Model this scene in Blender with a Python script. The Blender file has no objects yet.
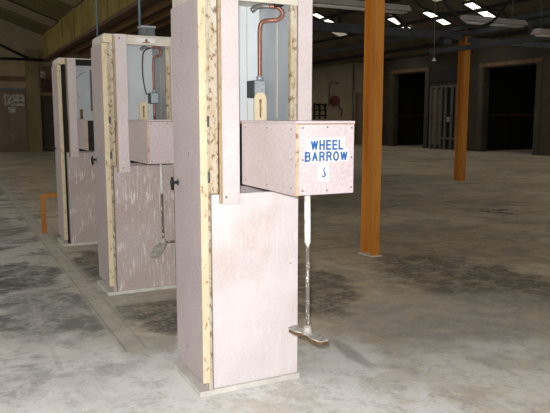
import bpy, bmesh, math, random
from mathutils import Vector, Matrix
random.seed(7)
S = bpy.context.scene
COL = S.collection
PI = math.pi

# ------------------------------------------------------------------ materials
def lin(c):
    return tuple(((v/255)/12.92 if v/255 <= .04045 else (((v/255)+.055)/1.055)**2.4) for v in c)+(1,)

class NT:
    def __init__(s, name):
        s.m = bpy.data.materials.new(name); s.m.use_nodes = True
        s.n = s.m.node_tree.nodes; s.l = s.m.node_tree.links
        s.b = s.n['Principled BSDF']
        s.tc = s.n.new('ShaderNodeTexCoord')
    def link(s, a, b): s.l.new(a, b)
    def mapping(s, scale=(1,1,1), loc=(0,0,0), rot=(0,0,0), src='Object', typ='POINT', vec=None):
        mp = s.n.new('ShaderNodeMapping'); mp.vector_type = typ
        mp.inputs['Scale'].default_value = scale; mp.inputs['Location'].default_value = loc
        mp.inputs['Rotation'].default_value = rot
        s.link(vec if vec is not None else s.tc.outputs[src], mp.inputs['Vector'])
        return mp.outputs[0]
    def noise(s, scale=5, detail=4, rough=.55, vec=None, dist=0):
        n = s.n.new('ShaderNodeTexNoise'); n.inputs['Scale'].default_value = scale
        n.inputs['Detail'].default_value = detail; n.inputs['Roughness'].default_value = rough
        n.inputs['Distortion'].default_value = dist
        s.link(vec if vec is not None else s.tc.outputs['Object'], n.inputs['Vector'])
        return n
    def ramp(s, fac, stops):
        r = s.n.new('ShaderNodeValToRGB'); e = r.color_ramp.elements
        while len(e) < len(stops): e.new(.5)
        for el, (p, c) in zip(e, stops):
            el.position = p; el.color = c if len(c) == 4 else tuple(c)+(1,)
        s.link(fac, r.inputs[0]); return r.outputs[0]
    def mix(s, fac, a, b, typ='MIX'):
        m = s.n.new('ShaderNodeMix'); m.data_type = 'RGBA'; m.blend_type = typ
        for v, i in ((fac, 0), (a, 6), (b, 7)):
            if hasattr(v, 'is_linked'): s.link(v, m.inputs[i])
            else: m.inputs[i].default_value = v
        return m.outputs[2]
    def math(s, op, a, b=None, clamp=False):
        m = s.n.new('ShaderNodeMath'); m.operation = op; m.use_clamp = clamp
        for i, v in enumerate((a, b)):
            if v is None: continue
            if hasattr(v, 'is_linked'): s.link(v, m.inputs[i])
            else: m.inputs[i].default_value = v
        return m.outputs[0]
    def maprange(s, v, a, b, c=0, d=1):
        m = s.n.new('ShaderNodeMapRange'); m.interpolation_type = 'SMOOTHSTEP'
        for i, x in enumerate((v, a, b, c, d)):
            if hasattr(x, 'is_linked'): s.link(x, m.inputs[i])
            else: m.inputs[i].default_value = x
        return m.outputs[0]
    def bump(s, h, strength=.3, dist=.01):
        b = s.n.new('ShaderNodeBump'); b.inputs['Strength'].default_value = strength
        b.inputs['Distance'].default_value = dist
        s.link(h, b.inputs['Height']); s.link(b.outputs[0], s.b.inputs['Normal'])
    def out(s, col, rough=.6, metal=0, spec=.3):
        if hasattr(col, 'is_linked'): s.link(col, s.b.inputs['Base Color'])
        else: s.b.inputs['Base Color'].default_value = col
        if hasattr(rough, 'is_linked'): s.link(rough, s.b.inputs['Roughness'])
        else: s.b.inputs['Roughness'].default_value = rough
        s.b.inputs['Metallic'].default_value = metal
        s.b.inputs['Specular IOR Level'].default_value = spec
        return s.m

BW = ((0,0,0,1),(1,1,1,1))
def mat_simple(name, c1, c2=None, scale=8, rough=.6, metal=0, lo=.35, hi=.65, spec=.3, stretch=(1,1,1)):
    t = NT(name)
    if c2 is None: return t.out(lin(c1), rough, metal, spec)
    n = t.noise(scale, 5, .6, t.mapping(stretch))
    return t.out(t.ramp(n.outputs['Fac'], [(lo, lin(c1)), (hi, lin(c2))]), rough, metal, spec)

def mat_board(name, c1, c2, speck=(92,70,62), streak=0.0, streakcol=(232,226,224), speckamt=.70, blotch=None):
    t = NT(name)
    n = t.noise(2.2, 6, .6)
    col = t.ramp(n.outputs['Fac'], [(.36, lin(c1)), (.64, lin(c2))])
    if blotch:
        nb = t.noise(3.1, 3, .5, t.mapping((1,1,.7), loc=(3.3,1.7,5)))
        col = t.mix(t.maprange(nb.outputs['Fac'], .5, .68, 0, .75), col, lin(blotch))
    f = t.noise(70, 2, .5)
    col = t.mix(t.maprange(f.outputs['Fac'], .45, .62, 0, .16), col, lin((240,236,234)))
    if streak > 0:
        sv = t.noise(1, 4, .6, t.mapping((58,58,6.5)))
        env = t.noise(3, 2, .5, t.mapping((1,1,1), loc=(9,2,4)))
        m = t.math('MULTIPLY', t.maprange(sv.outputs['Fac'], .53, .64, 0, streak*.8), t.maprange(env.outputs['Fac'], .35, .55))
        col = t.mix(m, col, lin(streakcol))
    sp = t.noise(24, 2, .5, t.mapping((1,1,1), loc=(4,4,1)))
    col = t.mix(t.maprange(sp.outputs['Fac'], speckamt, speckamt+.05, 0, .6), col, lin(speck))
    t.bump(f.outputs['Fac'], .08, .004)
    return t.out(col, .55, 0, .25)

M = {}
M['board_white'] = mat_board('pinkish_white_board', (210,202,206), (223,216,219), streak=.55, speckamt=.75, blotch=(205,188,186))
M['board_streak'] = mat_board('streaked_pink_board', (178,162,160), (192,178,177), streak=1.0, streakcol=(240,236,236), speckamt=.74, blotch=(180,162,158))
M['board_door'] = mat_board('dusty_pink_board', (182,167,169), (194,181,183), streak=.15, speckamt=.70)
M['board_strip'] = mat_board('pale_pink_strip', (204,192,195), (213,202,205), streak=.1, speckamt=.78)
M['board_box'] = mat_board('pink_box_board', (196,180,182), (206,192,194), streak=.12, speckamt=.80)
M['board_boxfront'] = mat_board('pale_box_front', (188,173,178), (198,184,189), streak=.1, speckamt=.80)
def mat_cream(name, base, base2, rust, lo=.56, hi=.68):
    t = NT(name)
    n = t.noise(9, 5, .65, t.mapping((1,1,.35)))
    col = t.ramp(n.outputs['Fac'], [(.35, lin(base)), (.6, lin(base2))])
    r = t.noise(38, 4, .7, t.mapping((1,1,.6), loc=(2,5,1)))
    col = t.mix(t.maprange(r.outputs['Fac'], lo, hi, 0, .9), col, lin(rust))
    return t.out(col, .7, 0, .2)
M['cream'] = mat_cream('cream_board_edge', (222,210,182), (212,198,166), (156,110,62), .57, .70)
M['cream_dirty'] = mat_cream('flaking_cream_frame', (206,202,190), (190,174,146), (124,94,62), .50, .64)
M['tan_edge'] = mat_cream('tan_edge', (184,158,124), (162,134,100), (116,84,58), .57, .72)
M['box_edge'] = mat_cream('worn_box_edge', (206,180,156), (180,148,118), (122,88,62), .54, .66)
M['rust'] = mat_simple('rusty_edge', (120,82,52), (172,132,96), 40, .8)
M['white_laminate'] = mat_simple('white_laminate', (214,222,226), (226,232,234), 3, .35, spec=.5)
M['grey_liner'] = mat_simple('blue_grey_liner', (176,186,194), (198,204,208), 6, .4, spec=.5, stretch=(1,1,.2))
M['off_white'] = mat_simple('off_white_paint', (206,200,186), (222,216,206), 10, .5)
M['black'] = mat_simple('black_plastic', (22,22,24), (34,33,33), 20, .5)
M['dark_gap'] = mat_simple('near_black_wood', (20,22,22), (38,38,34), 14, .8)
M['copper'] = mat_simple('copper_pipe', (166,114,98), (130,86,72), 26, .4, .35, spec=.5)
M['braid'] = mat_simple('braided_steel', (120,120,118), (190,190,188), 160, .4, .7, spec=.5)
M['galv'] = mat_simple('galvanised_steel', (150,162,172), (180,190,198), 60, .45, .35, spec=.5)
M['steel_dark'] = mat_simple('dark_grey_steel', (92,98,102), (112,116,118), 30, .5, .3)
M['screw'] = mat_simple('dull_screw', (138,124,116), None, rough=.6)
M['sign_white'] = mat_simple('white_sign', (236,236,238), (228,228,232), 30, .4)
M['sign_blue'] = mat_simple('blue_ink', (40,84,152), (60,102,168), 60, .5)
def mat_rod():
    t = NT('flaked_white_rod')
    n = t.noise(60, 5, .7, t.mapping((1,1,.5)))
    flake = t.ramp(n.outputs['Fac'], [(.36, lin((120,112,104))), (.42, lin((232,230,226)))])
    flake2 = t.ramp(n.outputs['Fac'], [(.55, lin((112,106,100))), (.62, lin((226,222,216)))])
    sep = t.n.new('ShaderNodeSeparateXYZ'); t.link(t.tc.outputs['Object'], sep.inputs[0])
    return t.out(t.mix(t.maprange(sep.outputs[2], .885, .9), flake2, flake), .6)
M['rod'] = mat_rod()
M['pedal'] = mat_simple('scuffed_pedal_metal', (150,146,140), (206,204,198), 30, .5, .2)
M['pedal_edge'] = mat_simple('brown_rubber_edge', (112,86,54), (84,62,40), 30, .8)
def mat_orange():
    t = NT('orange_post_paint')
    n = t.noise(3, 5, .6, t.mapping((1,1,.25)))
    col = t.ramp(n.outputs['Fac'], [(.35, lin((184,116,38))), (.65, lin((198,134,56)))])
    st = t.noise(14, 3, .6, t.mapping((1,1,.12), loc=(1,2,3)))
    col = t.mix(t.maprange(st.outputs['Fac'], .52, .7, 0, .5), col, lin((160,90,20)))
    c = t.noise(48, 4, .7, t.mapping((1,1,.5)))
    col = t.mix(t.maprange(c.outputs['Fac'], .66, .72, 0, .75), col, lin((222,205,170)))
    return t.out(col, .5)
M['orange'] = mat_orange()
M['beam'] = mat_simple('dark_blue_grey_steel', (66,70,76), (84,86,90), 6, .7)
M['beam_black'] = mat_simple('blackened_steel', (34,33,32), (48,46,42), 6, .8)
M['timber'] = mat_simple('pale_timber', (150,118,78), (176,142,98), 5, .8, stretch=(1,.15,1))
M['brownwood'] = mat_simple('brown_wood', (96,74,56), (116,92,70), 4, .8)
M['fitting'] = mat_simple('dusty_white_enamel', (196,188,184), (178,170,166), 4, .6)
M['dull_sheet'] = mat_simple('grimed_roof_pane', (136,122,98), (150,136,112), 2, .8)
M['tube'] = mat_simple('unlit_tube_glass', (206,204,200), None, rough=.3)
M['conduit'] = mat_simple('blue_grey_conduit', (96,122,132), (110,132,140), 12, .5)
M['red'] = mat_simple('dull_red_paint', (96,52,44), (112,62,52), 12, .7)
M['rail_red'] = mat_simple('dark_red_rail', (58,28,24), (50,24,22), 12, .8)
M['maroon'] = mat_simple('dull_maroon_paint', (66,44,38), (80,54,44), 6, .8)
M['paper'] = mat_simple('mottled_notice_paper', (120,112,106), (196,188,180), 9, .8, lo=.42, hi=.56)
M['wall_end'] = mat_simple('brown_grey_plaster', (150,136,112), (170,154,128), 1.3, .9)
M['door_sheet'] = mat_simple('brown_grey_sheet', (120,104,88), (138,122,104), 1.5, .8)
M['pilaster'] = mat_simple('greenish_render', (146,132,98), (126,114,86), 1.5, .9)
M['wall_dark'] = mat_simple('sooty_brick', (60,55,46), (74,68,58), 1.2, .9)
M['wall_black'] = mat_simple('near_black', (26,25,24), (36,34,32), 2, .95)
M['bars'] = mat_simple('weathered_grey_bars', (96,94,90), (118,116,110), 6, .6)
M['navy'] = mat_simple('dark_navy_board', (34,37,42), (42,45,50), 4, .6)
M['floor_pale'] = mat_simple('dusty_cement_skirt', (200,196,190), (218,215,210), 14, .9)
M['concrete_plinth'] = mat_simple('pale_cement', (196,190,182), (214,208,200), 9, .9)
M['light_wall'] = mat_simple('pale_brick', (72,66,56), (84,78,67), 2, .9)

def mat_roof(name, c1, c2):
    t = NT(name)
    n = t.noise(.7, 5, .6)
    col = t.ramp(n.outputs['Fac'], [(.38, lin(c1)), (.64, lin(c2))])
    s = t.noise(1, 3, .6, t.mapping((.5,3.2,.5)))
    col = t.mix(t.maprange(s.outputs['Fac'], .5, .68, 0, .55), col, lin((84,70,44)))
    return t.out(col, .9, 0, .1)
M['roof_yellow'] = mat_roof('yellowed_roof_sheet', (140,124,74), (164,146,92))
M['roof_dull'] = mat_roof('dull_roof_sheet', (104,94,66), (122,110,80))
M['roof_dark'] = mat_roof('sooty_roof_sheet', (96,88,72), (112,104,88))

def mat_glow(name, col, strength):
    m = bpy.data.materials.new(name); m.use_nodes = True
    b = m.node_tree.nodes['Principled BSDF']
    b.inputs['Base Color'].default_value = (.8,.8,.75,1)
    b.inputs['Emission Color'].default_value = col; b.inputs['Emission Strength'].default_value = strength
    return m
M['daylight'] = mat_glow('daylit_rooflight', (1,.96,.84,1), 2.2)
M['daylight_dim'] = mat_glow('dirty_daylit_rooflight', (1,.85,.6,1), .25)

def mat_floor():
    t = NT('dusty_concrete_floor')
    P = t.tc.outputs['Object']
    wn = t.noise(2.3, 4, .6)
    wv = t.n.new('ShaderNodeVectorMath'); wv.operation = 'SUBTRACT'; wv.inputs[1].default_value = (.5,.5,.5)
    t.link(wn.outputs['Color'], wv.inputs[0])
    ws = t.n.new('ShaderNodeVectorMath'); ws.operation = 'SCALE'; ws.inputs['Scale'].default_value = .8
    t.link(wv.outputs[0], ws.inputs[0])
    wa = t.n.new('ShaderNodeVectorMath'); wa.operation = 'ADD'
    t.link(P, wa.inputs[0]); t.link(ws.outputs[0], wa.inputs[1])
    W = wa.outputs[0]
    def ell(cx, cy, rx, ry, rot=0, e0=1.12, e1=.72, vec=W):
        v = t.mapping((rx, ry, 1e3), (cx, cy, 0), (0,0,rot), vec=vec, typ='TEXTURE')
        ln = t.n.new('ShaderNodeVectorMath'); ln.operation = 'LENGTH'; t.link(v, ln.inputs[0])
        return t.maprange(ln.outputs['Value'], e0, e1)
    # broad colour: beige dust, greyer to the left
    big = t.noise(.55, 5, .6)
    col = t.ramp(big.outputs['Fac'], [(.34, lin((188,172,149))), (.62, lin((218,204,181)))])
    sep = t.n.new('ShaderNodeSeparateXYZ'); t.link(P, sep.inputs[0])
    X, Y = sep.outputs[0], sep.outputs[1]
    # the left aisle is greyer
    leftm = t.maprange(X, 1.6, .5)
    col = t.mix(t.math('MULTIPLY', leftm, .92), col, lin((202,204,205)))
    # scuffed bands
    md = t.noise(1.5, 7, .68, t.mapping((1.0,1.35,1), loc=(3,7,0)), .5)
    dk = t.maprange(md.outputs['Fac'], .49, .56)
    lv = t.maprange(X, 2.0, .2, .30, .75)
    col = t.mix(t.math('MULTIPLY', dk, lv), col, lin((92,94,94)))
    # stains with their own place
    fine = t.noise(22, 6, .75)
    fm = t.maprange(fine.outputs['Fac'], .36, .58, .45, 1)
    mid = t.noise(5, 5, .7)
    mm = t.maprange(mid.outputs['Fac'], .38, .55, .5, 1)
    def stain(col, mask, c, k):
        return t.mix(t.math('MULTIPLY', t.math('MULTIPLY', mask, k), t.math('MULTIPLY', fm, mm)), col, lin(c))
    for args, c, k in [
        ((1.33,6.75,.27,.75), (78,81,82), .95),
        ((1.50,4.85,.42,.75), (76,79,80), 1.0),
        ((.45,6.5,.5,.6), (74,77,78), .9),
        ((.62,5.1,.42,.85), (118,122,124), .75),
        ((.25,9.5,.6,1.6), (120,118,112), .6),
        ((4.35,4.5,.75,1.35,.12), (94,88,78), .95),
        ((5.6,6.2,1.2,1.4,.3), (130,121,107), .5),
        ((2.75,4.95,.5,1.05,-.35), (98,93,85), .95),
        ((3.1,3.35,.5,.65,.2), (146,141,137), .6),
        ((3.35,3.45,1.2,.95,.1), (176,173,169), .8),
        ((9.5,13,2.5,1.2,0), (130,120,105), .5),
        ((6.5,9.6,1.8,1.0,.4), (132,123,108), .5),
    ]:
        col = stain(col, ell(*args), c, k)
    # pale cement in front of the first pillar and bands round the bases
    pale = lin((236,237,238))
    pm = t.maprange(t.noise(2.4, 6, .7, t.mapping((1,1,1), loc=(2,9,0))).outputs['Fac'], .40, .58, .35, 1)
    for args, k in [((1.15,2.75,1.45,1.45), .95), ((1.45,3.2,1.0,.8), .6), ((2.6,2.6,1.3,.8,-.1), .6), ((.35,3.5,.95,1.1), .75)]:
        col = t.mix(t.math('MULTIPLY', t.math('MULTIPLY', ell(*args, e0=1.1, e1=.75), k), pm), col, pale)
    band = lin((196,191,180))
    def box(x0, x1, y0, y1, s=.03):
        a = t.math('MULTIPLY', t.maprange(X, x0-s, x0+s), t.maprange(X, x1+s, x1-s))
        b = t.math('MULTIPLY', t.maprange(Y, y0-s, y0+s), t.maprange(Y, y1+s, y1-s))
        return t.math('MULTIPLY', a, b)
    bn = t.maprange(fine.outputs['Fac'], .30, .52, .5, .95)
    for b in [(.93,1.10,4.05,26), (.9,1.5,5.62,5.95,.05), (1.0,1.9,5.1,5.44,.05), (1.05,1.9,7.5,7.85,.05), (.93,1.25,3.95,4.3,.06)]:
        col = t.mix(t.math('MULTIPLY', box(*b), bn), col, band)
    # two saw-cut edges of the filled channel and a second joint
    groove = lin((120,115,106))
    for b in [(.945,.958,4.05,24,.006), (1.075,1.088,4.05,24,.012)]:
        col = t.mix(t.math('MULTIPLY', t.math('MULTIPLY', box(*b), .5), bn), col, groove)
    col = t.mix(t.math('MULTIPLY', box(.505,.54,3.9,6,.008), .4), col, lin((196,193,187)))
    # oil spill out on the open floor and a grey streak beside the first pedal
    drop = t.noise(3.2, 4, .7, t.mapping((1,1,1), loc=(8,1,0)))
    dm = t.math('MULTIPLY', ell(7.95,7.75,.35,.55,0,1.2,.3), t.maprange(drop.outputs['Fac'], .46, .54))
    col = t.mix(t.math('MULTIPLY', dm, .85), col, lin((46,42,38)))
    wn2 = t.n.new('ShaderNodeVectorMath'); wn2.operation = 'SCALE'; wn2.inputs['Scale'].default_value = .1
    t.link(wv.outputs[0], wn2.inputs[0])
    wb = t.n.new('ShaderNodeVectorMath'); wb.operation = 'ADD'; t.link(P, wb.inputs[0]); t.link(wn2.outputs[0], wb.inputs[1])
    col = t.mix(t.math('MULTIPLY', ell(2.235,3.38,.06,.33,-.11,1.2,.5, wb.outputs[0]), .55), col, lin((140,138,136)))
    mott = t.noise(7, 6, .75, t.mapping((1,.8,1), loc=(5,5,0)))
    col = t.mix(t.maprange(mott.outputs['Fac'], .50, .64, 0, .34), col, lin((136,133,126)))
    col = t.mix(t.maprange(mott.outputs['Fac'], .48, .36, 0, .30), col, lin((222,218,208)))
    # grain
    col = t.mix(t.maprange(fine.outputs['Fac'], .52, .70, 0, .28), col, lin((224,220,212)))
    grit = t.noise(60, 3, .7)
    col = t.mix(t.maprange(grit.outputs['Fac'], .56, .7, 0, .35), col, lin((112,108,102)))
    t.bump(fine.outputs['Fac'], .25, .01)
    return t.out(col, .85, 0, .2)
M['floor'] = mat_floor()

# ------------------------------------------------------------------ mesh helpers
class MB:
    def __init__(s): s.bm = bmesh.new(); s.mats = []
    def mi(s, m):
        m = M[m] if isinstance(m, str) else m
        if m not in s.mats: s.mats.append(m)
        return s.mats.index(m)
    def _fin(s, geom_faces, m):
        i = s.mi(m)
        for f in geom_faces: f.material_index = i
    def box(s, x0, x1, y0, y1, z0, z1, m, bev=.002, mtx=None):
        r = bmesh.ops.create_cube(s.bm, size=1)
        vs = r['verts']
        for v in vs:
            v.co = Vector(((x0+x1)/2+v.co.x*(x1-x0), (y0+y1)/2+v.co.y*(y1-y0), (z0+z1)/2+v.co.z*(z1-z0)))
        if mtx is not None:
            for v in vs: v.co = mtx @ v.co
        fs = {f for v in vs for f in v.link_faces}
        s._fin(fs, m)
        if bev > 0:
            es = list({e for v in vs for e in v.link_edges})
            b = min(bev, .3*min(abs(x1-x0), abs(y1-y0), abs(z1-z0)))
            bmesh.ops.bevel(s.bm, geom=es, offset=b, segments=1, affect='EDGES')
        return s
    def tube(s, pts, r, m, seg=10, smooth=True, cap=True, radii=None):
        pts = [Vector(p) for p in pts]; rings = []
        up = None
        for i, p in enumerate(pts):
            d = (pts[min(i+1, len(pts)-1)] - pts[max(i-1, 0)]).normalized()
            if up is None:
                up = d.orthogonal().normalized()
            else:
                up = (up - d*up.dot(d)).normalized()
            w = d.cross(up); rr = radii[i] if radii else r
            rings.append([s.bm.verts.new(p + (up*math.cos(a) + w*math.sin(a))*rr) for a in (2*PI*k/seg for k in range(seg))])
        fs = []
        for a, b in zip(rings, rings[1:]):
            for k in range(seg):
                f = s.bm.faces.new((a[k], a[(k+1) % seg], b[(k+1) % seg], b[k])); f.smooth = smooth; fs.append(f)
        if cap:
            fs.append(s.bm.faces.new(rings[0][::-1])); fs.append(s.bm.faces.new(rings[-1]))
        s._fin(fs, m); return s
    def prism(s, outline, depth, m, origin, u, v, bev=0, sidemat=None):
        """outline in (u,v) metres extruded along w = u x v"""
        o, u, v = Vector(origin), Vector(u).normalized(), Vector(v).normalized(); w = u.cross(v)
        a = [s.bm.verts.new(o + u*p[0] + v*p[1]) for p in outline]
        b = [s.bm.verts.new(o + u*p[0] + v*p[1] + w*depth) for p in outline]
        n = len(a); caps = [s.bm.faces.new(a[::-1]), s.bm.faces.new(b)]
        sides = [s.bm.faces.new((a[k], a[(k+1) % n], b[(k+1) % n], b[k])) for k in range(n)]
        s._fin(caps, m); s._fin(sides, sidemat or m); return s
    def sphere(s, c, r, m, sc=(1,1,1), u=10, v=6):
        g = bmesh.ops.create_uvsphere(s.bm, u_segments=u, v_segments=v, radius=r)
        for x in g['verts']: x.co = Vector((c[0]+x.co.x*sc[0], c[1]+x.co.y*sc[1], c[2]+x.co.z*sc[2]))
        fs = {f for x in g['verts'] for f in x.link_faces}
        for f in fs: f.smooth = True
        s._fin(fs, m); return s
    def build(s, name, parent=None):
        bmesh.ops.recalc_face_normals(s.bm, faces=s.bm.faces[:])
        me = bpy.data.meshes.new(name); s.bm.to_mesh(me); s.bm.free()
        for m in s.mats: me.materials.append(m)
        o = bpy.data.objects.new(name, me); COL.objects.link(o)
        if parent is not None: o.parent = parent
        return o
def B(name, parent, *a, **k): return MB().box(*a, **k).build(name, parent)

def tag(o, label, cat, group=None):
    o['label'] = label; o['category'] = cat; o['kind'] = 'thing'
    if group: o['group'] = group
    return o
def thing(name, loc, label, cat, group=None):
    o = bpy.data.objects.new(name, None); COL.objects.link(o); o.location = loc
    o.empty_display_size = .1
    return tag(o, label, cat, group)
def struct(o): o['kind'] = 'structure'; return o
def bez(pts, n=6):
    """smooth polyline through pts (Catmull-Rom)"""
    p = [Vector(q) for q in pts]; out = []
    for i in range(len(p)-1):
        a, b, c, d = p[max(i-1,0)], p[i], p[i+1], p[min(i+2,len(p)-1)]
        for k in range(n):
            t = k/n
            out.append(.5*((2*b)+(c-a)*t+(2*a-5*b+4*c-d)*t*t+(3*b-a-3*c+d)*t**3))
    out.append(p[-1]); return out

# ------------------------------------------------------------------ camera
f_px = 650.0; th = math.atan(88.5/f_px)
az = math.radians(26.565)
fwd = Vector((math.sin(az)*math.cos(th), math.cos(az)*math.cos(th), -math.sin(th)))
rgt = Vector((math.cos(az), -math.sin(az), 0)); up = rgt.cross(fwd)
cam = bpy.data.cameras.new('camera'); co = bpy.data.objects.new('camera', cam); COL.objects.link(co)
cam.sensor_width = 36; cam.sensor_fit = 'HORIZONTAL'; cam.lens = f_px/550*36
cam.clip_start = .05; cam.clip_end = 200
co.matrix_world = Matrix(((rgt.x, up.x, -fwd.x, 0), (rgt.y, up.y, -fwd.y, 0), (rgt.z, up.z, -fwd.z, 1.5), (0,0,0,1)))
S.camera = co

# ------------------------------------------------------------------ the hall
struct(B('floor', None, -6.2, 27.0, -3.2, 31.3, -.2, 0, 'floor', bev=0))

def roof(name, x0, z0, x1, z1, m, ya=-3.2, yb=31.2, pitch=.36):
    """ribbed roof sheet between two lines along Y"""
    mb = MB(); n = int((yb-ya)/pitch)
    prof = []
    for i in range(n+1):
        y = ya+i*pitch
        for dy, dz in ((0,0),(.20*pitch/.36,0),(.24*pitch/.36,.075),(.32*pitch/.36,.075)):
            prof.append((y+dy, dz))
    rows = []
    for x, z in ((x0,z0),(x1,z1)):
        rows.append([mb.bm.verts.new((x, y, z+dz)) for y, dz in prof])
    top = []
    for x, z in ((x0,z0),(x1,z1)):
        top.append([mb.bm.verts.new((x, y, z+.12)) for y, dz in (prof[0], prof[-1])])
    fs = [mb.bm.faces.new((rows[0][k], rows[0][k+1], rows[1][k+1], rows[1][k])) for k in range(len(prof)-1)]
    fs.append(mb.bm.faces.new((top[0][0], top[0][1], top[1][1], top[1][0])))
    mb._fin(fs, m)
    return struct(mb.build(name))
ZW = 5.1
roof('ceiling_outer', -6.2, ZW+1.32, -2.64, ZW, 'roof_dark')
roof('ceiling_west', -2.64, ZW, .7, ZW+1.22, 'roof_dark')
roof('ceiling_yellow', .7, ZW+1.22, 4.06, ZW, 'roof_dull')
q = MB(); ys = []
y = -3.2
while y < 31:
    ys += [(y,0),(y+.20,0),(y+.25,.06),(y+.37,.06)]; y += .42
a_ = [q.bm.verts.new((4.04-dx, yy, 4.08)) for yy, dx in ys]; b_ = [q.bm.verts.new((4.04-dx, yy, ZW+.03)) for yy, dx in ys]
q._fin([q.bm.faces.new((a_[i],a_[i+1],b_[i+1],b_[i])) for i in range(len(ys)-1)], 'roof_yellow')
q.box(4.05,4.09,-3.2,31,4.1,ZW+.05,'roof_yellow',bev=0)
struct(q.build('wall_upstand'))
roof('ceiling_middle_rise', 4.04, 4.1, 7.4, 4.82, 'roof_dark')
roof('ceiling_middle_fall', 7.4, 4.82, 10.75, 3.6, 'roof_dark')
roof('ceiling_east_rise', 10.75, 3.6, 14.1, 5.0, 'roof_dark')
roof('ceiling_east_fall', 14.1, 5.0, 17.45, 4.1, 'roof_dark')
roof('ceiling_far_east', 17.45, 4.1, 21.6, 5.4, 'roof_dark')

# end wall (Y = 31) -------------------------------------------------
struct(MB().box(-6.2,4.1,31.0,31.3,0,6.7,'wall_end',bev=0).box(4.1,21.5,31.0,31.3,0,5.6,'wall_end',bev=0).build('wall_end'))
d = struct(MB().box(-1.2, 3.15, 30.93, 31, 0, 2.68, 'door_sheet').build('door_1'))
for k in range(6): B('board_joint', d, -1.2+.72*k, -1.19+.72*k, 30.925, 30.93, .03, 2.66, 'wall_black', bev=0)
B('door_track', d, -1.3, 3.9, 30.86, 31, 2.68, 2.78, 'steel_dark')
struct(B('trim_1', None, 3.2, 3.76, 30.8, 31, 0, 4.45, 'pilaster'))
struct(B('trim_2', None, -6.2, 3.2, 30.9, 31, 3.1, 3.3, 'brownwood'))
d2 = struct(B('door_2', None, 3.80, 4.75, 30.94, 31, 0, 2.5, 'light_wall'))
B('door_handle', d2, 4.28, 4.36, 30.89, 30.94, .78, .84, 'black')
t = tag(B('wall_cabinet', None, 3.78, 4.3, 30.72, 30.998, 2.62, 3.75, 'brownwood'), 'dark brown wall box high above the pale side door on the end wall', 'box')
B('cabinet_door', t, 3.82, 4.26, 30.70, 30.72, 2.66, 3.2, 'maroon')
B('notice_plate', t, 3.80, 4.0, 30.705, 30.72, 3.28, 3.56, 'paper')
tag(B('notice_board', None, 2.28, 3.12, 30.90, 30.93, 2.02, 2.52, 'paper', bev=.005), 'wide mottled grey notice sheet on the brown sliding door of the end wall', 'notice')
tag(B('notice_sheet', None, 2.42, 2.72, 30.905, 30.93, 1.72, 1.97, 'paper', bev=.003), 'small pale notice pinned just below the wide mottled sheet', 'notice')
# roof truss just before the end wall
tr = MB().tube([(-2.5,30.6,4.02),(4.0,30.6,4.02)], .06, 'beam_black', 6).tube([(1.2,30.6,5.05),(3.35,30.6,4.05)], .06, 'beam_black', 6)
tr.tube([(-1.0,30.6,4.05),(.7,30.6,5.2)], .05, 'beam_black', 6).tube([(.7,30.6,4.02),(.7,30.6,5.2)], .05, 'beam_black', 6)
struct(tr.build('trim_3'))
# right hand part of the end wall
r = thing('hose_reel', (19.07,30.88,2.43), 'round dark red hose reel hung on the far end wall', 'hose reel')
mb = MB()
for rr, y in ((.27,-.02),(.27,-.16)):
    mb.tube([(0,y-.012,0),(0,y+.012,0)], rr, 'red', 20)
mb.build('drum', r)
MB().tube([(.2*math.cos(a), -.09, .2*math.sin(a)) for a in [k*2*PI/24 for k in range(25)]], .05, 'black', 8).build('hose', r)
MB().box(-.05,.05,0,.118,-.05,.05,'steel_dark').build('bracket', r)
MB().tube(bez([(.2,-.1,-.15),(.34,-.08,-.4),(.5,-.06,-.5),(.45,-.05,-.85)]), .03, 'black', 6).build('hose_tail', r)
l = thing('wall_lamp', (18.78,30.97,3.3), 'swan neck wall lamp above the hose reel on the end wall', 'lamp')
MB().tube(bez([(0,0,-1.1),(0,-.06,-.4),(0,-.1,.02),(.12,-.3,.12),(.24,-.4,.1)]), .022, 'bars', 6).build('pipe', l)
MB().tube([(.24,-.4,.12),(.28,-.44,.02)], .06, 'bars', 10, radii=[.03,.11]).build('lamp_shade', l)
k_ = thing('coat_rack', (18.25,30.98,1.9), 'black iron rack with hooks on the end wall beyond the first pillar', 'rack')
MB().box(-.42,.42,-.03,.02,.3,.36,'black').box(-.42,.42,-.03,.02,-.3,-.24,'black').box(-.42,.42,-.03,.02,.0,.05,'black').build('rails', k_)
for x in (-.38,-.05,.32): B('upright', k_, x-.03, x+.03, -.06, .02, -.45, .4, 'black')
for x in (-.2,.15): MB().tube(bez([(x,-.03,.3),(x,-.16,.26),(x,-.2,.1),(x,-.1,.04)]), .03, 'black', 6).build('hook', k_)
struct(MB().tube([(20.35,30.93,0),(20.35,30.93,4.4)], .05, 'steel_dark', 8).build('trim_4'))
struct(MB().tube([(17.0,30.92,4.6),(21.4,30.92,4.6),(21.42,24,4.62),(21.42,4,4.62)], .045, 'beam_black', 8).build('trim_5'))
tag(B('sink_cabinet', None, 20.5, 21.1, 30.55, 30.84, 0, 2.9, 'door_sheet'), 'tall dull grey cupboard in the far corner of the hall', 'cupboard')

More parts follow.
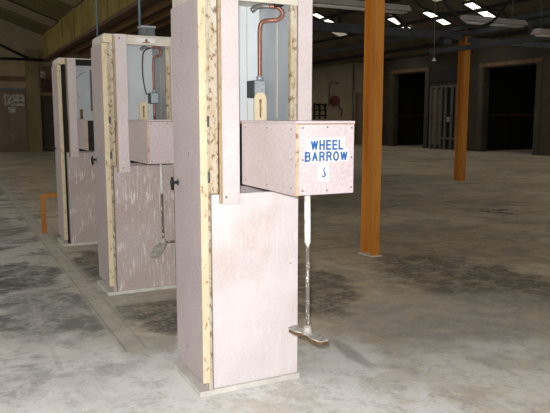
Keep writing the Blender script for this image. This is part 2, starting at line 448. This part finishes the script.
# right wall (X = 21.5) --------------------------------------------
mb = MB(); H5 = 5.6
op = [(26.1,28.75,3.78),(19.2,22.15,3.68)]
mb.box(21.5,21.8,28.75,31,0,H5,'wall_dark',bev=0).box(21.5,21.8,22.15,26.1,0,H5,'wall_dark',bev=0).box(21.5,21.8,-3.2,19.2,0,H5,'wall_dark',bev=0)
for y0,y1,z in op: mb.box(21.5,21.8,y0,y1,z,H5,'wall_dark',bev=0)
struct(mb.build('wall_right'))
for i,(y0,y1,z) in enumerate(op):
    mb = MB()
    mb.box(26.5,26.8,y0-.8,y1+.8,0,z+.3,'wall_black',bev=0).box(21.8,26.8,y0-.8,y0-.6,0,z+.3,'wall_black',bev=0)  # near-black wall colour stands in for the darkness of the unlit room
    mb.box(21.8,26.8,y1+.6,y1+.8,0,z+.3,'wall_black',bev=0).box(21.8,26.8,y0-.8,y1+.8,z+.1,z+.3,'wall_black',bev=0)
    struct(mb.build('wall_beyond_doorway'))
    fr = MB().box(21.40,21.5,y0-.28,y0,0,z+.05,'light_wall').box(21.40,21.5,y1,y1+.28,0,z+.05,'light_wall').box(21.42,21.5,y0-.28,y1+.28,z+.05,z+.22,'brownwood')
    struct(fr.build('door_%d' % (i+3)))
tag(MB().tube([(21.6,19.2,1.62),(21.6,22.15,1.62)], .022, 'rail_red', 8).build('barrier_rail'), 'dark red rail across the rightmost black doorway', 'rail')
tag(MB().tube([(21.6,26.1,1.62),(21.6,28.75,1.62)], .02, 'rail_red', 8).build('barrier_rail'), 'dark red rail across the black doorway nearer the far corner', 'rail')
struct(B('trim_6', None, 21.44, 21.5, 5, 19.0, 0, 4.0, 'light_wall'))
g = thing('barred_rack', (21.2,24.6,0), 'tall grey barred steel rack between the two black doorways', 'rack')
for y in (25.4,25.0,24.65,24.35,23.92,23.6): MB().box(.0,.09,y-24.6-.045,y-24.6+.045,0,2.95,'bars').build('upright', g)
B('top_rail', g, .0,.09,-1.05,.85,2.95,3.03,'bars'); B('lower_rail', g, -.01,.05,-1.0,.8,.5,.57,'bars')
B('back_sheet', g, .1,.13,-.85,-.3,.2,2.9,'wall_black'); B('lock_plate', g, -.03,0,-.62,-.45,1.32,1.55,'paper')
B('side_sheet', g, .1,.13,.1,.8,.2,2.9,'door_sheet')
tag(B('name_board', None, 21.43,21.498,23.7,25.8,3.22,3.74,'navy',bev=.01), 'dark blue board on the right wall above the barred rack', 'sign')

# valley and tie beams ----------------------------------------------
struct(MB().box(3.93,4.15,-3.2,31,4.0,4.1,'brownwood',bev=0).build('trim_7'))
v = MB().box(10.66,10.84,-3.2,31,3.5,3.6,'beam',bev=0).box(10.66,10.84,-3.2,12.7,3.36,3.46,'beam',bev=0).box(10.68,10.82,-3.2,12.9,3.05,3.15,'beam',bev=0)
for y in (0.2,2.6,5.0,7.4,9.8,12.2): v.box(10.72,10.78,y,y+.08,3.15,3.36,'beam',bev=0)
struct(v.build('trim_8'))
struct(MB().box(4.1,10.66,11.72,11.90,3.27,3.44,'beam',bev=0).tube([(7.4,11.8,3.4),(7.4,11.8,4.75)],.04,'beam_black',6).tube([(5.6,11.8,3.4),(7.4,11.8,4.7)],.035,'beam_black',6).tube([(9.2,11.8,3.4),(7.4,11.8,4.7)],.035,'beam_black',6).build('trim_9'))
struct(MB().box(10.84,21.5,11.72,11.90,3.22,3.34,'beam',bev=0).build('trim_10'))
struct(MB().box(4.15,10.66,6.9,7.05,3.62,3.76,'beam',bev=0).build('trim_11'))
p = MB()
for x, dp in ((8.1,.13),(9.2,.06),(10.2,.045)): p.box(x-.05,x+.05,-3.2,31,4.82-.364*(x-7.4)-dp,4.82-.364*(x-7.4)-.0,'beam_black',bev=0)
struct(p.build('trim_12'))
p = MB()
for x in (4.75,5.6,6.5): p.box(x-.06,x+.06,-3.2,31,4.1+.214*(x-4.04)-.13,4.1+.214*(x-4.04),'timber',bev=0)
struct(p.build('trim_13'))
p = MB()
for x in (14.9,15.8,16.7): p.box(x-.05,x+.05,-3.2,31,5.0-.269*(x-14.1)-.13,5.0-.269*(x-14.1),'beam_black',bev=0)
struct(p.build('trim_14'))

# rooflights, seen ones and unseen ones added for ambient light -----------------------------------------------------------
wn = [0]
def rooflight(x0, x1, y0, y1, xr, zr, slope, m):
    wn[0] += 1
    z = lambda x: zr - slope*(x-xr)
    q = MB()
    def slab(xa, xb, ya, yb, lift, thick, mm):
        vs = []
        for dz in (-lift-thick, -lift):
            for (x, y) in ((xa,ya),(xb,ya),(xb,yb),(xa,yb)): vs.append(q.bm.verts.new((x,y,z(x)+dz)))
        fs = [q.bm.faces.new(vs[:4]), q.bm.faces.new(vs[4:])]+[q.bm.faces.new((vs[k],vs[(k+1)%4],vs[4+(k+1)%4],vs[4+k])) for k in range(4)]
        q._fin(fs, mm)
    slab(x0, x1, y0, y1, .0, .03, m)
    o = struct(q.build('window_%d' % wn[0]))
    q = MB()
    for a in ((x0-.03,x0,y0-.03,y1+.03),(x1,x1+.03,y0-.03,y1+.03),(x0,x1,y0-.03,y0),(x0,x1,y1,y1+.03)): slab(*a, 0, .035, 'beam_black')
    q.build('window_frame', o)
for x0,x1,y in [(9.9,10.58,10.76),(9.88,10.13,12.09),(10.27,10.52,12.09),(9.82,10.13,13.35),(10.28,10.47,13.4),(8.9,9.14,15.47),(9.26,9.48,15.47)]:
    rooflight(x0, x1, y-.125, y+.125, 7.4, 4.82, .364, M['daylight'])
rooflight(9.3, 9.6, 11.15, 11.45, 7.4, 4.82, .364, M['daylight_dim'])
rooflight(9.85, 10.12, 15.7, 16.15, 7.4, 4.82, .364, M['daylight_dim'])
for y in (1.0, 3.6, 6.2): rooflight(8.3, 9.1, y, y+1.2, 7.4, 4.82, .364, M['daylight'])  # the row carried on out of view, added for ambient light
for y in (2.0, 6.0, 10.0): rooflight(1.1, 2.1, y, y+1.2, .7, ZW+1.22, .3653, M['daylight'])  # bright panes above the view, added for ambient light
rooflight(1.9, 3.95, 26.2, 28.0, .7, ZW+1.22, .3653, M['dull_sheet'])
rooflight(1.9, 3.95, 21.2, 22.6, .7, ZW+1.22, .3653, M['dull_sheet'])

for y in (2.5, 8.5, 14.5, 20.5, 26.5):  # panes on slopes hidden from view, added to brighten far floor and right wall
    rooflight(11.4, 13.2, y, y+1.6, 10.75, 3.6, -.418, M['daylight'])
    rooflight(18.2, 20.2, y, y+1.6, 17.45, 4.1, -.3132, M['daylight'])
    rooflight(-2.0, -.4, y, y+1.6, -2.64, ZW, -.3653, M['daylight'])
# orange columns ---------------------------------------------------------
def column(x, y, ztop, label, w=.13, dep=.215):
    c = thing('steel_column', (x, y, 0), label, 'column', 'orange steel columns')
    MB().box(0,w,0,.014,.012,ztop,'orange').box(w/2-.006,w/2+.006,.014,dep-.014,.012,ztop,'orange',bev=0).box(0,w,dep-.014,dep,.012,ztop,'orange').build('shaft', c)
    B('base_plate', c, -.02, w+.02, -.02, dep+.02, 0, .012, 'concrete_plinth')
column(4.045, 5.74, 3.98, 'orange H-section steel column just right of the nearest pillar', .105, .215)
column(10.77, 11.75, 3.5, 'farther orange steel column in front of the barred rack', .165, .22)

# things hanging from the roof ------------------------------------------
def fitting(x0, x1, y, z, label, hang):
    c = thing('fluorescent_fitting', ((x0+x1)/2, y, z), label, 'light fitting', 'unlit fluorescent fittings')
    L = (x1-x0)/2
    MB().prism([(-.13,0),(.13,0),(.06,.10),(-.06,.10)], 2*L, 'fitting', (-L,0,0), (0,1,0), (0,0,1)).build('reflector', c)
    for dy in (-.05,.05): MB().tube([(-L+.04,dy,-.02),(L-.04,dy,-.02)], .016, 'tube', 8).build('tube', c)
    for x, zt in zip((-.6*L,.6*L), hang): MB().tube([(x,0,.1),(x,0,zt-z)], .008, 'steel_dark', 6).build('hanger', c)
r1 = lambda x: 4.1+.214*(x-4.04)
r2 = lambda x: 4.82-.364*(x-7.4)
fitting(5.25, 7.16, 9.26, 3.3, 'unlit white fluorescent fitting passing behind the nearer orange column', (r1(5.63),r1(6.78)))
fitting(8.45, 9.95, 9.3, 3.24, 'unlit dusty fluorescent fitting hung right of the pull cord', (r2(8.75),r2(9.65)))
fitting(9.97, 10.55, 9.0, 3.06, 'unlit fluorescent fitting cut off by the right edge of the view', (r2(10.09),r2(10.43)))
c = thing('pull_cord', (7.52,8.95,2.47), 'thin pale pull cord hanging from the roof with a small end grip', 'cord')
MB().tube([(0,0,.04),(-.02,0,1.0),(-.04,0,r2(7.5)-2.47)], .007, 'bars', 6).build('cord', c)
MB().tube([(0,0,.05),(0,0,.02),(0,0,0)], .02, 'sign_white', 8, radii=[.012,.02,.045]).build('grip', c)
tag(MB().tube(bez([(7.45,9.08,4.78),(7.622,9.08,3.80),(7.786,9.08,3.56),(7.928,9.08,3.385),(8.236,9.08,3.17),(8.52,9.08,3.112),(8.899,9.08,3.205),(9.2,9.08,3.476),(9.365,9.08,3.667),(9.6,9.08,4.0)]), .028, 'beam_black', 8).build('hanging_cable'), 'thick black cable drooping in a loop below the rooflights', 'cable')
tag(MB().tube(bez([(7.3,10.3,4.75),(8.3,10.3,3.62),(9.4,10.3,3.6),(10.3,10.3,3.7),(10.68,10.3,3.46)]), .02, 'beam_black', 8).build('slack_cable'), 'thin black cable strung slackly across under the rooflights', 'cable')
fl = thing('floodlight', (10.02,11.62,3.19), 'black floodlight on the tie beam left of the farther orange column', 'floodlight')
MB().box(-.13,.13,-.12,.04,-.1,.08,'black',bev=.02).build('housing', fl)
B('lens', fl, -.10,.10,-.135,-.12,-.07,.05,'beam')
MB().tube([(0,.0,.07),(0,.06,.1),(0,.1,.12)], .02, 'black', 6).build('bracket', fl)

# ------------------------------------------------------------------ barrier hoop
b = MB().box(1.03,1.085,8.88,8.935,0,.52,'orange').box(1.085,1.70,8.88,8.935,.465,.52,'orange').box(1.70,1.755,8.88,8.935,0,.52,'orange')
tag(b.build('low_barrier'), 'low orange hoop barrier on the floor behind the farthest pillar', 'barrier')

# ------------------------------------------------------------------ pillars
def arc(cx, cz, rx, rz, a0, a1, n=10):
    return [(cx+rx*math.cos(math.radians(a0+(a1-a0)*k/n)), cz+rz*math.sin(math.radians(a0+(a1-a0)*k/n))) for k in range(n+1)]
GLYPH = {   # strokes in a unit box
    'W': (1.35, [[(0,1),(.25,0)],[(.25,0),(.5,1)],[(.5,1),(.75,0)],[(.75,0),(1,1)]]),
    'H': (.95, [[(0,0),(0,1)],[(1,0),(1,1)],[(0,.52),(1,.52)]]),
    'E': (.85, [[(1,0),(0,0),(0,1),(1,1)],[(0,.52),(.92,.52)]]),
    'L': (.75, [[(0,1),(0,0),(1,0)]]),
    'B': (.92, [[(0,0),(0,1)],[(0,1)]+arc(.6,.77,.34,.23,90,-90)+[(0,.54)],arc(.64,.27,.36,.27,90,-90)+[(0,0)]]),
    'A': (1.0, [[(0,0),(.5,1)],[(.5,1),(1,0)],[(.2,.36),(.8,.36)]]),
    'R': (.95, [[(0,0),(0,1)],[(0,1)]+arc(.62,.76,.34,.24,90,-90)+[(0,.52)],[(.55,.52),(.75,.42),(1,0)]]),
    'O': (1.05, [arc(.5,.5,.5,.5,90,450,22)]),
}
def lettering(name, body, x0, x1, z0, z1, y, th, parent, m):
    """stroke lettering lying on the plane y, one mesh per word"""
    mb = MB(); gap = .68; tot = sum(GLYPH[c][0] for c in body)+gap*(len(body)-1)
    k = (x1-x0-th)/tot; cx = x0+th/2; H_ = z1-z0-th
    for c in body:
        wd, strokes = GLYPH[c]
        for si, st in enumerate(strokes):
            ly = y-.00025*si
            p = [Vector((cx+q[0]*wd*k, 0, z0+th/2+q[1]*H_)) for q in st]
            closed = (p[0]-p[-1]).length < 1e-6
            L, Rr = [], []
            for i, q in enumerate(p):
                a = (q-p[i-1]).normalized() if i > 0 else ((q-p[-2]).normalized() if closed else None)
                b = (p[i+1]-q).normalized() if i < len(p)-1 else ((p[1]-q).normalized() if closed else None)
                a = a or b; b = b or a
                t = (a+b).normalized(); n = Vector((-t.z, 0, t.x)); sc = min(1.6, 1/max(.2, t.dot(a)))
                ext = Vector((0,0,0))
                if not closed and i == 0: ext = -b*th/2*(.98 if abs(b.x) < .02 or abs(b.z) < .02 else .3)
                if not closed and i == len(p)-1: ext = a*th/2*(.98 if abs(a.x) < .02 or abs(a.z) < .02 else .3)
                L.append(q+ext+n*th/2*sc); Rr.append(q+ext-n*th/2*sc)
            lo = [[mb.bm.verts.new((v.x, ly, v.z)) for v in side] for side in (L, Rr)]
            fs = [mb.bm.faces.new((lo[0][i], lo[0][i+1], lo[1][i+1], lo[1][i])) for i in range(len(p)-1)]
            mb._fin(fs, m)
        cx += (wd+gap)*k
    r = bmesh.ops.extrude_face_region(mb.bm, geom=mb.bm.faces[:])
    for v in r['geom']:
        if isinstance(v, bmesh.types.BMVert): v.co.y -= .0012
    return mb.build(name, parent)

def pillar(Y, label, kind):
    near = kind == 1
    P = thing('service_cabinet', (1.22, Y, 0), label, 'pillar', 'pink boarded service pillars')
    W, D, T = .52, .43, 2.18
    # base
    MB().box(-.085,W+.008,-.012,D+.02,0,.03,'floor_pale').build('plinth', P)
    # carcass: left, right, rear boards and a cap
    MB().box(-.035,-.005,.02,D,.03,T-.012,'board_door').box(W-.02,W,.02,D,.03,T-.012,'board_door').box(-.005,W-.02,D-.02,D,.03,T-.012,'board_door').build('carcass', P)
    B('top_cap', P, -.045, W+.02, .005, D, T-.012, T, 'off_white')
    # frame post standing in the recess between door and front
    fm = 'dark_gap' if kind == 3 else 'cream_dirty'
    MB().box(-.031,-.008,-.006,.02,.03,2.1,fm,bev=.003).build('frame_post', P)
    ex = .057 if near else .04
    MB().box(-.0075,ex-.018,-.004,.02,1.105,T-.013,fm,bev=.003).box(ex-.0155,ex-.0005,-.018,-.0005,1.05,T-.013,'tan_edge').build('edge_strip', P)
    MB().box(-.055,-.036,.0,D,2.108,T-.014,'off_white').box(-.055,.02,-.01,.0,2.108,T-.014,'cream').build('top_rail', P)
    # side door with exposed cream edge
    dr = MB().box(-.072,-.046,-.028,D-.02,.085,2.1,'board_door').build('door', P)
    B('door_edge', dr, -.074,-.034,-.036,-.0285,.085,2.1,'cream', bev=.001)
    B('corner_bead', dr, -.0455,-.0405,-.0284,.01,.085,2.1,'cream', bev=.001)
    hd = MB().tube([(-.072,D-.10,1.14),(-.108,D-.10,1.14)], .008, 'black', 8).tube([(-.108,D-.10,1.172),(-.110,D-.10,1.145),(-.108,D-.10,1.10)], .01, 'black', 8, radii=[.006,.012,.008])
    hd.tube([(-.0725,D-.10,1.14),(-.078,D-.10,1.14)], .018, 'steel_dark', 12)
    hd.build('door_handle', dr)
    for z in (1.455,1.165) if kind < 3 else ():
        MB().box(-.030,-.012,-.012,-.006,z,z+.055,'black').tube([(-.022,-.014,z),(-.022,-.014,z+.055)],.006,'steel_dark',8).build('hinge', dr)
    # lower front panel
    MB().box(0,W,-.0,.018,.03,1.10,'board_white' if near else 'board_streak',bev=.003).build('front_panel', P)
    # upper front frame: two strips and a lintel
    sx = .155 if near else .137
    st = MB().box(.057 if near else .04,sx,-.02,-.001,1.045,T,'board_strip',bev=.003).build('front_strip', P)
    s2 = MB().box(.508,.592,-.02,-.001,1.13 if near else 1.075,T,'board_strip',bev=.003).build('front_strip', P)
    for (o_, xs) in ((st, (.075, .12)), (s2, (.545,))):
        for x in xs[:1]:
            for z in (T-.035, 1.085 if o_ is st else 1.16):
                MB().sphere((x,-.021,z), .007, 'screw', (1,.5,1), 8, 5).build('screw', o_)
    lt = B('lintel', P, sx, .508, -.012, .006, 2.10, T-.013, 'off_white' if kind < 3 else 'dark_gap')
    if kind == 2:
        B('name_plate', lt, .22, .38, -.02, -.012, 2.118, 2.158, 'sign_white')
        MB().sphere((.30,-.022,2.138), .012, 'rust', (1,.6,1)).box(.27,.33,-.024,-.02,2.118,2.126,'rust',bev=0).build('fixing', lt)
        bx = B('top_box', P, .30, .42, .12, .22, T, 2.27, 'steel_dark', bev=.006)
        B('box_lid', bx, .295,.425,.115,.225,2.262,2.278,'galv')

    if kind > 1:
        cx_ = .335 if kind == 2 else .46
        MB().tube([(cx_,.30,T),(cx_,.30,5.0)], .011, 'conduit', 8).build('conduit', P)
    # interior lining
    LB = D-.03
    li = MB().box(.0,.386,LB,LB+.008,1.10,2.165,'white_laminate').box(.386,.39,LB-.004,LB+.008,1.10,2.165,'off_white',bev=0).box(.39,.47,LB,LB+.008,1.10,2.165,'white_laminate')
    li.build('back_lining', P)
    MB().box(.474,.482,.035,LB,1.10,2.165,'grey_liner').box(.470,.474,.17,.19,1.5,2.12,'off_white').build('side_lining', P)
    MB().box(.468,.506,.0,.034,1.12,2.13,'cream_dirty').build('jamb', P)
    MB().box(-.004,.008,.0205,LB,1.10,2.165,'white_laminate').build('left_lining', P)
    MB().box(.01,.47,.03,LB-.004,2.145,2.165,'off_white').build('roof_lining', P)
    MB().box(.01,.468,.02,LB-.005,1.47,1.482,'rust').build('shelf', P)
    MB().box(.01,.47,.35,.36,1.10,1.468,'wall_black').build('inner_screen', P)
    # pipe, junction box, bracket
    if kind < 3:
        y0 = .105 if near else .11
        dx, dz = (0, 0) if near else (.063, .03)
        jx, jz, bxo, bz = (0, 0, 0, 0) if near else (.07, .012, -.026, .01)
        lo = 1.70 if near else 1.483
        MB().tube(bez([(.331+dx,y0,lo),(.331+dx,y0,1.9),(.332+dx,y0,1.975),(.340+dx,y0-.005,2.012),(.37+dx*.8,y0-.01,2.026),(.42+dx*.3,y0-.03,2.03),(.448,y0-.04,2.05),(.448,y0-.04,2.075),(.425,y0-.03,2.098),(.385,y0-.01,2.102)],5), .0115, 'copper', 10).build('copper_pipe', P)
        MB().tube(bez([(.385,y0-.01,2.102),(.345,y0,2.104),(.31,y0,2.095),(.285,y0,2.075)],5), .013, 'braid', 10).build('braided_hose', P)
        if near:
            MB().tube(bez([(.40,.065,2.104),(.44,.055,2.11),(.452,.06,2.12)],4), .012, 'black', 6).build('cable_clip', P)
        else:
            MB().tube(bez([(.40,.11,2.10),(.34,.15,2.08),(.318,.17,2.03),(.312,.17,1.9),(.325,.17,1.78),(.34,.15,1.70)],5), .005, 'black', 6).build('cable', P)
        jb = MB().box(.278+jx,.345+jx,.062,.165 if near else .15,1.612+jz,1.703+jz,'steel_dark',bev=.004).build('junction_box', P)
        B('box_cover', jb, .280+jx,.343+jx,.056,.0615,1.615+jz,1.70+jz,'galv')
        MB().tube([(.331+dx,y0,1.7035+jz),(.331+dx,y0,1.728+jz)],.018,'galv',10).build('gland', jb)
        # slotted bracket
        u = [(0,0),(.024,0),(.024,.125),(.03,.13)]
        br = MB()
        arc = [(.037+.037*math.cos(a), .115+.04*math.sin(a)) for a in [PI*k/10 for k in range(11)]]
        ia = [(.037+.010*math.cos(a), .105+.014*math.sin(a)) for a in [PI*k/10 for k in range(11)]]
        outl = [(0,0),(.027,0)]+[(.027,.012),(.047,.012)]+[(.047,0),(.074,0)]
        o3 = Vector((.268+bxo,.048,1.4815+0)); 
        # left half and right half of a plate with a vertical slot
        L_ = [(0,0),(.027,0),(.027,.105)]+[p for p in reversed(ia) if p[0] <= .0375][:0]
        half = lambda s: [( .037+s*x, z) for x, z in [(.037,0),(.037,.115),(.034,.133),(.026,.147),(.014,.154),(0,.156),(0,.121),(.008,.117),(.010,.108),(.006,.098),(.006,.02),(0,.02),(0,0)]]
        br.prism(half(1), .008, 'cream', o3, (1,0,0), (0,0,1)); br.prism(half(-1)[::-1], .008, 'cream', o3, (1,0,0), (0,0,1))
        br.box(.27+bxo,.338+bxo,.049,.054,1.483,1.60,'rust',bev=0)
        br.build('slotted_bracket', P)
    else:
        MB().tube([(.325+.012*math.cos(k*.9), .11+.012*math.sin(k*.9), 2.06-k*.0032) for k in range(150)], .004, 'black', 5).build('coiled_cable', P)
        MB().tube(bez([(.30,.28,2.05),(.20,.3,1.98),(.17,.3,1.85),(.22,.3,1.74)],6), .003, 'steel_dark', 5).build('cable', P)
        MB().tube([(.165,-.1,1.4875),(.165,-.1,1.60)], .016, 'brownwood', 8).build('stub_pipe', P)
    # projecting box
    x0 = .166 if near else .127 if kind == 2 else .125
    x1 = x0+.304; yf = -.63 if near else -.60; z0, z1 = 1.150, 1.487
    bm_ = MB().box(x0,x0+.016,yf+.012,-.0205,z0,z1-.012,'board_box').box(x1-.016,x1,yf+.012,-.0205,z0,z1-.012,'board_box')
    bm_.box(x0+.016,x1-.016,yf+.016,-.0,z0,z0+.014,'rust').box(x0+.016,x1-.016,-.036,-.0205,z0+.014,z1-.012,'board_box')
    cb = bm_.build('projecting_box', P)
    B('box_top', cb, x0-.003, x1+.003, yf-.002, -.0205, z1-.012, z1, 'board_boxfront' )
    B('edge_trim', cb, x0-.0015, x0+.012, yf-.001, yf+.011, z0, z1-.0125, 'box_edge')
    MB().box(x0+.004,x1,yf-.0015,-.03,z1-.016,z1-.0125,'rust',bev=0).build('top_joint', cb)
    if kind < 3:
        B('front_board', cb, x0+.0125, x1, yf, yf+.0115, z0+.002, z1-.013, 'board_boxfront')
        for (fx, fz) in ((.06,.94),(.5,.95),(.95,.94),(.06,.5),(.95,.52),(.06,.07),(.5,.06),(.95,.09)):
            if kind == 2 and fz == .5: continue
            MB().sphere((x0+.012+fx*(x1-x0-.012), yf-.001, z0+fz*(z1-z0-.012)), .0055, 'screw', (1,.5,1), 8, 5).build('screw', cb)
        for (fy, fz) in ((.06,.93),(.5,.93),(.93,.92),(.93,.5),(.06,.08),(.5,.08),(.93,.1)):
            MB().sphere((x0-.001, -.03+fy*(yf+.04), z0+fz*(z1-z0-.012)), .005, 'screw', (.5,1,1), 8, 5).build('screw', cb)
    else:
        B('front_board', cb, x0+.0125, x1, yf+.002, yf+.0115, z0+.002, z1-.013, 'dark_gap')  # flat near-black face across the box front
    if near:
        k = .00533; X = lambda px: .166+(px-297)*k; Z = lambda py: 1.487-(py-121.4)*.00452
        sg = MB().prism([(X(306.5),Z(163)),(X(317.5),Z(163)),(X(318),Z(182)),(X(328),Z(182)),(X(328),Z(162.5)),(X(348),Z(162)),(X(348),Z(150)),(X(344.5),Z(150)),(X(344),Z(137.5)),(X(307.5),Z(138.5))], .0015, 'sign_white', (0,yf-.0002,0), (1,0,0), (0,0,1))
        sg.build('sign_sheet', cb)
        lettering('sign_lettering', 'WHEEL', X(310.2), X(342.4), Z(150.6), Z(140.3), yf-.0018, .0091, cb, 'sign_blue')
        lettering('sign_lettering', 'BARROW', X(304.6), X(347), Z(162), Z(151.8), yf-.0018, .0091, cb, 'sign_blue')
        ar = MB()
        ar.tube(bez([(X(324),yf-.002,Z(168)),(X(323.2),yf-.002,Z(171)),(X(324),yf-.002,Z(173.5)),(X(324.2),yf-.002,Z(176)),(X(323),yf-.002,Z(177.5)),(X(321.6),yf-.002,Z(176.2))],4), .0034, 'sign_blue', 6)
        ar.tube([(X(325.4),yf-.002,Z(173)),(X(325.6),yf-.002,Z(175.5)),(X(324),yf-.002,Z(177.5))], .0022, 'sign_blue', 6)
        ar.build('sign_arrow', cb)
    # foot pedal on its rod
    if kind < 3:
        rx, ry, zp = (.307,-.485,.455) if near else (.303,-.352,.49)
        rod = MB().tube([(rx-.004,ry,z0),(rx,ry,.90)], .0155 if near else .011, 'rod', 12).tube([(rx,ry,.90),(rx+.003,ry,zp)], .010, 'rod', 12).build('pedal_rod', P)
        hub = MB().tube([(rx+.003,ry,zp-.012),(rx+.003,ry,zp+.035)], .02, 'pedal', 10, radii=[.027,.015]).build('hub', rod)
        if near:
            a = math.atan2(-.264, .06)
            u = Vector((math.cos(a), math.sin(a), -.05)); vv = Vector((-math.sin(a), math.cos(a), 0))
            ol = [(x*.86, y*.72) for x, y in [(-.135,-.035),(-.12,-.05),(-.06,-.05),(-.02,-.03),(.02,-.028),(.06,-.045),(.12,-.045),(.145,-.03),(.145,.03),(.12,.045),(.06,.045),(.02,.03),(-.02,.032),(-.06,.05),(-.12,.05),(-.135,.035)]]
            o_ = (rx+.003, ry, zp-.012)
            MB().prism(ol, .006, 'pedal', Vector(o_)-Vector((0,0,.0)), u, vv).build('foot_plate', rod)
            MB().prism([(x*.99, y*.97) for x, y in ol], .014, 'pedal_edge', Vector(o_)-Vector((0,0,.0145)), u, vv).build('rubber_pad', rod)
        else:
            u = Vector((-.139,-.162,-.09)).normalized(); vv = Vector((.162,-.139,0)).normalized()*-1
            ol = [(0,-.03),(.06,-.045),(.19,-.045),(.21,-.03),(.21,.03),(.19,.045),(.06,.045),(0,.03)]
            MB().prism(ol, .006, 'pedal', (rx,ry,zp-.004), u, -vv if u.cross(vv).z < 0 else vv).build('foot_plate', rod)
            MB().tube([(rx,ry,zp),(rx+.105,ry-.002,zp)], .009, 'rod', 8).build('cross_arm', rod)
    return P
pillar(3.185, 'nearest pink boarded pillar, its box lettered WHEEL BARROW, foot pedal hanging below', 1)
pillar(5.452, 'middle pink boarded pillar with a blank box and streaked lower panel', 2)
pillar(7.841, 'farthest pink boarded pillar with a black top rail and dark fronted box', 3)

# ------------------------------------------------------------------ light
w = bpy.data.worlds.new('World'); S.world = w; w.use_nodes = True
w.node_tree.nodes['Background'].inputs[0].default_value = (1.0, .95, .84, 1)
w.node_tree.nodes['Background'].inputs[1].default_value = .55
# the camera's own flash, a little above and left of the lens
fl_ = bpy.data.lights.new('camera_flash', 'POINT'); fl_.energy = 520; fl_.shadow_soft_size = .02; fl_.color = (1,.985,.97)
fo = bpy.data.objects.new('camera_flash', fl_); COL.objects.link(fo)
fo.location = co.location + up*.055 - rgt*.025
S.view_settings.view_transform = 'Standard'; S.view_settings.look = 'None'
S.view_settings.gamma = 1; S.view_settings.exposure = 0; S.view_settings.use_curve_mapping = False
S.cycles.use_denoising = True
S.cycles.max_bounces = 8
